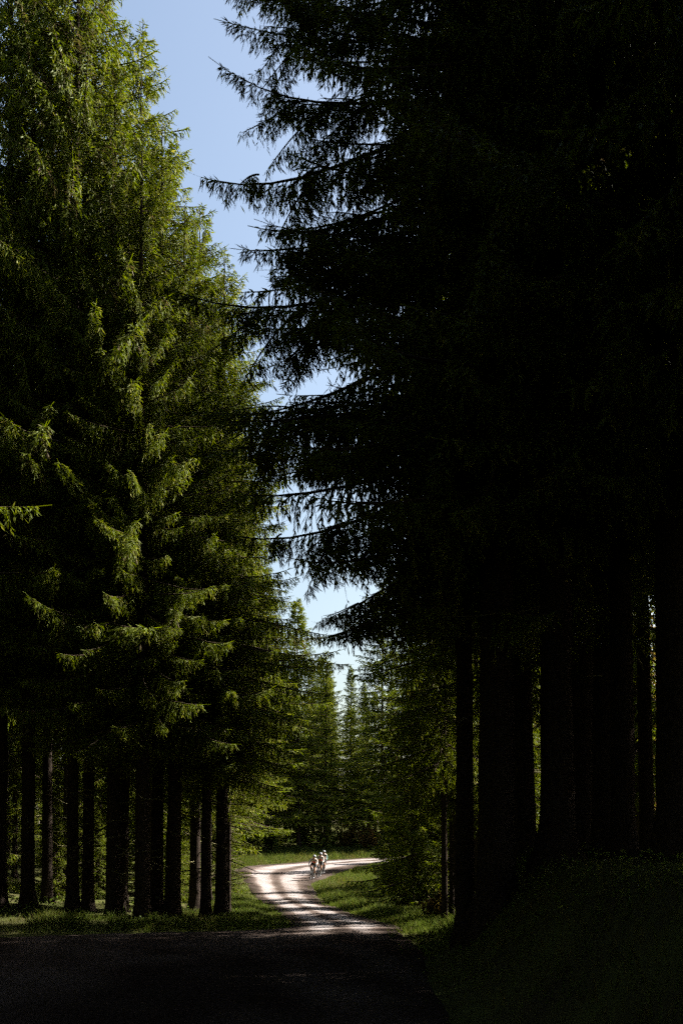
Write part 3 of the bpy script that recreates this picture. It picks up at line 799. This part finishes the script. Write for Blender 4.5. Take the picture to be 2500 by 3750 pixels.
nb = grass('grass', 'rough green grass on the verges of the gravel road', [
    (-7, -0.5, 21.5, 45, 60000, 0.26, 0.008, 3.0),
    (-12, -3, 40, 75, 30000, 0.34, 0.014, 4.0),
    (0.0, 4.5, 16, 34, 50000, 0.28, 0.008, 3.2),
    (-2.5, 5, 33, 74, 50000, 0.34, 0.012, 5.5),
    (-12, 9, 72, 92, 60000, 0.42, 0.016, 8.0),
    (-24, -1.5, 20.5, 25, 26000, 0.20, 0.008, 2.6),
    (0.9, 4, 5, 17, 5000, 0.22, 0.008, 1.8)], 77)
def undergrowth():
    r = np.random.default_rng(91)
    Vs, As = [], []
    for x0, x1, y0, y1, n, hh, lf in [(-26, -3.2, 23.5, 46, 26000, 0.28, 0.035), (-14, 10, 84.5, 98, 16000, 0.7, 0.07), (1.3, 12, 8, 36, 12000, 0.2, 0.03), (6, 22, 46, 62, 9000, 0.5, 0.06)]:
        x = r.uniform(x0, x1, n); y = r.uniform(y0, y1, n)
        c = bumpy(x, y, 1.1) + 0.6 * bumpy(x, y, 3.1)
        k = (~in_road(x, y)) & (c > r.uniform(-0.6, 0.9, n)); x, y, c = x[k], y[k], c[k]; m = len(x)
        if m == 0: continue
        d = road_dist(x, y); k = d > 1.0; x, y, c = x[k], y[k], c[k]; m = len(x)
        p = np.stack([x, y, height(x, y) + hh * r.uniform(0.05, 1, m) * np.clip(0.5 + 0.5 * c, 0.2, 1.2)], -1)
        dd = r.normal(0, 1, (m, 3)); dd /= np.linalg.norm(dd, axis=1, keepdims=True)
        ss = np.cross(dd, r.normal(0, 1, (m, 3))); ss /= np.linalg.norm(ss, axis=1, keepdims=True)
        L = lf * r.uniform(0.6, 1.5, m)[:, None]
        Vs.append(np.stack([p - dd * L, p + ss * L * .6, p + dd * L, p - ss * L * .6], 1).reshape(-1, 3)); As.append(np.repeat(np.clip(r.normal(.5, .2, m), 0, 1), 4))
    V = np.concatenate(Vs)
    o = link('undergrowth', mesh_np('undergrowth', V, np.arange(len(V)).reshape(-1, 4), None, M['leaf_green'], np.concatenate(As)))
    tag(o, 'low leafy undergrowth covering the floor of the wood', 'undergrowth', None, 'stuff')
undergrowth()

# ------------------------------------------------------------------ riders and bicycles
M['skin'] = plain('skin', (0.36, 0.19, 0.115), 0.55)
M['jersey'] = plain('white_jersey', (0.38, 0.31, 0.27), 0.8)
M['jersey_dark'] = plain('dark_teal_sleeves', (0.06, 0.12, 0.12), 0.8)
M['print'] = plain('red_print', (0.62, 0.07, 0.035), 0.8)
M['shorts'] = plain('black_shorts', (0.012, 0.012, 0.014), 0.7)
M['glove'] = plain('dark_gloves', (0.02, 0.02, 0.022), 0.7)
M['sock'] = plain('white_sock', (0.4, 0.4, 0.4), 0.8)
M['shoe'] = plain('cycling_shoe', (0.25, 0.25, 0.26), 0.4)
M['helmet'] = plain('white_helmet', (0.38, 0.41, 0.46), 0.4, spec=0.4)
M['vent'] = plain('dark_vent', (0.02, 0.02, 0.025), 0.6)
M['glasses'] = plain('dark_glasses', (0.015, 0.012, 0.012), 0.1, spec=0.6)
M['tyre'] = plain('black_tyre', (0.018, 0.017, 0.016), 0.8)
M['frame'] = plain('black_frame', (0.03, 0.03, 0.033), 0.35)
M['metal'] = plain('grey_metal', (0.35, 0.35, 0.36), 0.35, 0.9)
M['tape'] = plain('bar_tape', (0.02, 0.02, 0.02), 0.75)

def ring(r, w, n=40, m=8, wx=None):
    a = np.arange(n) / n * 2 * np.pi; b = np.arange(m) / m * 2 * np.pi
    wx = wx or w
    rr = r + w * np.cos(b)[None]
    V = np.stack([np.repeat((wx * np.sin(b))[None], n, 0), rr * np.cos(a)[:, None], rr * np.sin(a)[:, None]], -1).reshape(-1, 3)
    i = np.arange(n)[:, None]; j = np.arange(m)[None]
    Q = np.stack([i * m + j, i * m + (j + 1) % m, ((i + 1) % n) * m + (j + 1) % m, ((i + 1) % n) * m + j], -1).reshape(-1, 4)
    return V, Q

def bike_meshes():
    B = {}
    b = MB(); b.add(*ring(0.335, 0.018)); B['tyre'] = b.mesh('tyre_mesh', M['tyre'], True)
    b = MB(); b.add(*ring(0.303, 0.017, wx=0.011)); B['rim'] = b.mesh('rim_mesh', M['frame'], True)
    b = MB(); b.tube([(-0.05, 0, 0), (0.05, 0, 0)], 0.022, 10)
    for k in range(20):
        a = k / 20 * 6.2832; b.tube([(0.03 * (-1) ** k, 0, 0), (0, 0.3 * math.cos(a), 0.3 * math.sin(a))], 0.0016, 4)
    B['wheel'] = b.mesh('wheel_mesh', M['frame'], True)
    b = MB()
    BBp, ST, HT1, HT2, RA = (0, .07, .275), (0, .21, .80), (0, -.36, .83), (0, -.395, .70), (0, .49, .345)
    for p, q, r in ((BBp, ST, .016), (ST, HT1, .016), (BBp, HT2, .021), (HT1, HT2, .02)): b.tube([p, q], r, 8)
    for s in (-1, 1):
        b.tube([(s * .02, .08, .275), (s * .06, .49, .345)], .009, 6); b.tube([(s * .012, .205, .77), (s * .06, .49, .345)], .008, 6)
    b.tube([ST, (0, .255, .93)], .013, 8)
    B['frame'] = b.mesh('frame_mesh', M['frame'], True)
    b = MB()
    b.tube([(0, -.395, .70), (0, -.40, .67)], .02, 8)
    for s in (-1, 1): b.tube([(s * .03, -.402, .68), (s * .055, -.43, .55), (s * .055, -.49, .345)], .011, 6)
    b.tube([(-.055, -.402, .68), (.055, -.402, .68)], .014, 6)
    B['fork'] = b.mesh('fork_mesh', M['frame'], True)
    b = MB()
    b.tube([(0, -.355, .85), (0, -.44, .875)], .015, 8)
    P = [(-.2, -.44, .74), (-.205, -.50, .745), (-.205, -.545, .80), (-.205, -.53, .865), (-.2, -.50, .885), (-.18, -.45, .88), (0, -.44, .877)]
    P = P + [(-x, y, z) for x, y, z in P[-2::-1]]
    b.tube(P, .014, 8)
    for s in (-1, 1): b.tube([(s * .205, -.52, .88), (s * .205, -.56, .91), (s * .205, -.585, .945)], .016, 8)
    B['handlebar'] = b.mesh('handlebar_mesh', M['tape'], True)
    b = MB()
    q = np.linspace(0, 1, 8)
    V, Q = tube(np.stack([0 * q, .13 + .27 * q, .94 + .015 * np.sin(q * 3.1)], -1), .02 + .055 * q ** 1.6, 10); V[:, 2] = .94 + (V[:, 2] - .94) * .35
    b.add(V, Q); B['saddle'] = b.mesh('saddle_mesh', M['tape'], True)
    b = MB(); b.tube([(-.06, .07, .275), (.06, .07, .275)], .02, 8)
    V, Q = ring(.09, .006); b.add(V + np.array([-.05, .07, .275]), Q)
    for s in (-1, 1):
        b.tube([(s * .06, .07, .275), (s * .075, .07 + s * .06, .275 - s * .16)], .011, 6)
        b.box((s * .115, .07 + s * .06, .275 - s * .16), (.045, .04, .008))
    B['crank'] = b.mesh('crank_mesh', M['frame'], False)
    return B
BK = bike_meshes()

def body_mesh(seed, up):
    """skinned figure bent over the bars, facing -Y; returns mesh and bone list"""
    V, E, Rr, names = [], [], [], {}
    def v(n, p, r): names[n] = len(V); V.append(p); Rr.append(r); return n
    bones = []
    def e(a, b, reg): E.append((names[a], names[b])); bones.append((V[names[a]], V[names[b]], Rr[names[a]], Rr[names[b]], reg))
    v('pel', (0, .25, .985), .13); v('sp', (0, .13, 1.10), .125); v('ch', (0, -.03, 1.215 + up), .14); v('nb', (0, -.16, 1.30 + up), .085)
    v('nk', (0, -.215, 1.345 + up), .056); v('hd', (0, -.265, 1.40 + up), .082); v('hc', (0, -.275, 1.455 + up), .09); v('ht', (0, -.26, 1.51 + up), .06)
    e('pel', 'sp', 'torso'); e('sp', 'ch', 'torso'); e('ch', 'nb', 'torso'); e('nb', 'nk', 'neck'); e('nk', 'hd', 'head'); e('hd', 'hc', 'head'); e('hc', 'ht', 'head')
    v('nose', (0, -.365, 1.435 + up), .018); e('hd', 'nose', 'head')
    for s, t in ((-1, 'l'), (1, 'r')):
        v('sh' + t, (s * .165, -.115, 1.265 + up), .068); v('el' + t, (s * .245, -.27, 1.07 + up * .5), .045); v('wr' + t, (s * .208, -.47, .985), .029); v('ha' + t, (s * .205, -.53, .965), .034)
        e('nb', 'sh' + t, 'torso'); e('sh' + t, 'el' + t, 'uarm'); e('el' + t, 'wr' + t, 'farm'); e('wr' + t, 'ha' + t, 'hand')
        for k in range(4):   # fingers curled round the hood
            n0, n1 = 'f%s%d' % (t, k), 'g%s%d' % (t, k)
            v(n0, (s * (.235 - .004 * k), -.545 - .016 * k, .955 - .008 * k), .010); v(n1, (s * (.225 - .004 * k), -.56 - .016 * k, .925 - .006 * k + .004 * (k == 1)), .0085)
            e('ha' + t, n0, 'hand'); e(n0, n1, 'hand')
        v('th' + t, (s * .178, -.545, .955), .011); v('ti' + t, (s * .178, -.575, .945), .009); e('ha' + t, 'th' + t, 'hand'); e('th' + t, 'ti' + t, 'hand')
        v('hp' + t, (s * .098, .215, .955), .10)
        if s > 0: K, A, H, T = (.115, -.10, .615), (.108, .155, .215), (.108, .20, .16), (.112, .04, .125)
        else: K, A, H, T = (-.13, -.19, .80), (-.108, .07, .505), (-.108, .115, .465), (-.112, -.03, .435)
        v('mt' + t, tuple((np.array((s * .098, .215, .955)) * .5 + np.array(K) * .5) + np.array((s * .012, -.01, .012))), .082)
        v('kn' + t, K, .058); v('cf' + t, tuple(np.array(K) * .65 + np.array(A) * .35 + np.array((0, .025, .01))), .056); v('an' + t, A, .034); v('he' + t, H, .032); v('to' + t, T, .034)
        e('pel', 'hp' + t, 'hip'); e('hp' + t, 'mt' + t, 'thigh'); e('mt' + t, 'kn' + t, 'knee'); e('kn' + t, 'cf' + t, 'calf'); e('cf' + t, 'an' + t, 'ankle'); e('an' + t, 'he' + t, 'foot'); e('he' + t, 'to' + t, 'foot')
    me = bpy.data.meshes.new('skeleton'); me.from_pydata(V, E, []); me.update()
    o = bpy.data.objects.new('skeleton', me); COL.objects.link(o)
    sk = o.modifiers.new('skin', 'SKIN'); sk.use_smooth_shade = True
    lay = me.skin_vertices[0].data
    for i, r in enumerate(Rr): lay[i].radius = (r, r)
    lay[0].use_root = True
    o.modifiers.new('sub', 'SUBSURF').levels = 2
    dg = bpy.context.evaluated_depsgraph_get()
    out = bpy.data.meshes.new_from_object(o.evaluated_get(dg))
    bpy.data.objects.remove(o); bpy.data.meshes.remove(me)
    return out, bones

def split_regions(me, bones):
    n = len(me.vertices); co = np.empty(n * 3); me.vertices.foreach_get('co', co); co = co.reshape(-1, 3)
    no = np.array([v.normal[:] for v in me.vertices])
    best = np.full(n, 1e9); reg = np.zeros(n, int); regs = []
    for a, b, ra, rb, rg in bones:
        if rg not in regs: regs.append(rg)
        a, b = np.array(a), np.array(b); ab = b - a
        t = np.clip(((co - a) @ ab) / (ab @ ab), 0, 1)
        d = np.linalg.norm(co - (a + t[:, None] * ab), axis=1) / (ra + (rb - ra) * t)
        m = d < best; best[m] = d[m]; reg[m] = regs.index(rg)
    polys = [tuple(p.vertices) for p in me.polygons]
    preg = [regs[np.bincount(reg[list(p)]).argmax()] for p in polys]
    return co, no, polys, preg

def cloth(name, co, no, polys, sel, off, mat, parent, thick=True):
    idx = sorted({i for k in sel for i in polys[k]}); mp = {v: i for i, v in enumerate(idx)}
    if not idx: return None
    V = [tuple(co[i] + no[i] * off) for i in idx]
    F = [tuple(mp[i] for i in polys[k]) for k in sel]
    me = bpy.data.meshes.new(name + '_mesh'); me.from_pydata(V, [], F); me.update()
    me.polygons.foreach_set('use_smooth', np.ones(len(F), bool)); me.materials.append(mat)
    return link(name, me, parent)

def helmet(parent, up):
    n, m = 20, 8
    a = np.arange(n) / n * 2 * np.pi; t = np.linspace(0, np.pi * .56, m)
    c = np.array((0, -.262, 1.462 + up))
    V = np.stack([np.sin(t)[:, None] * np.cos(a) * .098, np.sin(t)[:, None] * np.sin(a) * .132, np.repeat(np.cos(t)[:, None], n, 1) * .108], -1)
    V[..., 2] += np.where(V[..., 1] > 0, V[..., 1] * -.12, V[..., 1] * -.18) * np.sin(t)[:, None]
    W = V * .92
    i = np.arange(m - 1)[:, None] * n; j = np.arange(n)[None]; j2 = (j + 1) % n
    Q = np.stack([i + j, i + n + j, i + n + j2, i + j2], -1).reshape(-1, 4)
    b = MB(); b.add(V.reshape(-1, 3) + c, Q); b.add(W.reshape(-1, 3) + c, Q[:, ::-1])
    k = (m - 1) * n
    b.add(np.concatenate([V[-1], W[-1]]) + c, np.stack([np.arange(n), np.arange(n) + n, (np.arange(n) + 1) % n + n, (np.arange(n) + 1) % n], -1))
    h = link('helmet', b.mesh('helmet_mesh', M['helmet'], True), parent)
    for x in (-.055, -.018, .018, .055):
        q = np.linspace(-1.15, .9, 9)
        P = np.stack([np.full(9, x) * np.cos(q * .5), np.sin(q) * .133 * math.sqrt(1 - (x / .098) ** 2), np.cos(q) * .109 * math.sqrt(1 - (x / .098) ** 2)], -1)
        P[:, 2] += np.where(P[:, 1] > 0, P[:, 1] * -.12, P[:, 1] * -.18)
        v = MB(); v.tube(P + c, np.array([.003] + [.0085] * 7 + [.003]), 6); link('vent', v.mesh('vent_mesh', M['vent'], True), h)

def rider(x, y, heading, lean, seed, up, plab, blab, dark=False):
    z = float(height(x, y)) + 0.05
    loc = (x, y, z)
    bike = empty('bicycle', loc); tag(bike, blab, 'bicycle', 'bicycles of the three riders')
    bike.rotation_euler = (0, R(lean), R(heading))
    for nm in ('frame', 'fork', 'handlebar', 'saddle', 'crank'): link(nm, BK[nm], bike)
    for yy in (-.49, .49):
        w = link('wheel', BK['wheel'], bike, (0, yy, .353)); link('tyre', BK['tyre'], w); link('rim', BK['rim'], w)
    me, bones = body_mesh(seed, up)
    me.materials.clear(); me.materials.append(M['skin'])
    me.polygons.foreach_set('use_smooth', np.ones(len(me.polygons), bool))
    p = link('person', me, None, loc); p.rotation_euler = bike.rotation_euler
    tag(p, plab, 'person', 'the three riders')
    co, no, polys, preg = split_regions(me, bones)
    pick = lambda *rg: [k for k, q in enumerate(preg) if q in rg]
    cloth('jersey', co, no, polys, pick('torso') if dark else pick('torso', 'uarm', 'farm'), .009, M['jersey'], p)
    if dark: cloth('sleeves', co, no, polys, pick('uarm', 'farm'), .009, M['jersey_dark'], p)
    cen = np.array([co[list(q)].mean(0) for q in polys]); nn = np.array([no[list(q)].mean(0) for q in polys])
    cloth('chest_print', co, no, polys, [k for k in pick('torso') if nn[k, 1] < -.1 and 1.07 < cen[k, 2] < 1.135 and abs(cen[k, 0]) < .1], .013, M['print'], p)
    cloth('shorts', co, no, polys, pick('hip', 'thigh') + [k for k in pick('torso') if cen[k, 1] > .17], .011, M['shorts'], p)
    cloth('gloves', co, no, polys, pick('hand'), .003, M['glove'], p)
    cloth('socks', co, no, polys, [k for k in pick('ankle') if True], .004, M['sock'], p)
    cloth('shoes', co, no, polys, pick('foot'), .007, M['shoe'], p)
    helmet(p, up)
    g = MB(); q = np.linspace(-1.2, 1.2, 9); 
    V, Q = tube(np.stack([np.sin(q) * .09, -.272 - np.cos(q) * .085, np.full(9, 1.445 + up)], -1), .018, 6); g.add(V, Q)
    link('glasses', g.mesh('glasses_mesh', M['glasses'], True), p)
rider(-1.82, 60.0, -6, 9, 1, -0.03, 'leading rider in white jersey with red chest lettering, leaning through the bend', 'black road bicycle of the leading rider, nearest the viewer')
rider(-1.47, 62.2, -5, 8, 2, 0.01, 'second rider in white jersey, half hidden behind the leading rider', 'black road bicycle under the second rider')
rider(-1.28, 65.2, -3, 6, 3, 0.03, 'last rider with dark teal sleeves and white helmet, behind the other two', 'black road bicycle under the last rider', dark=True)
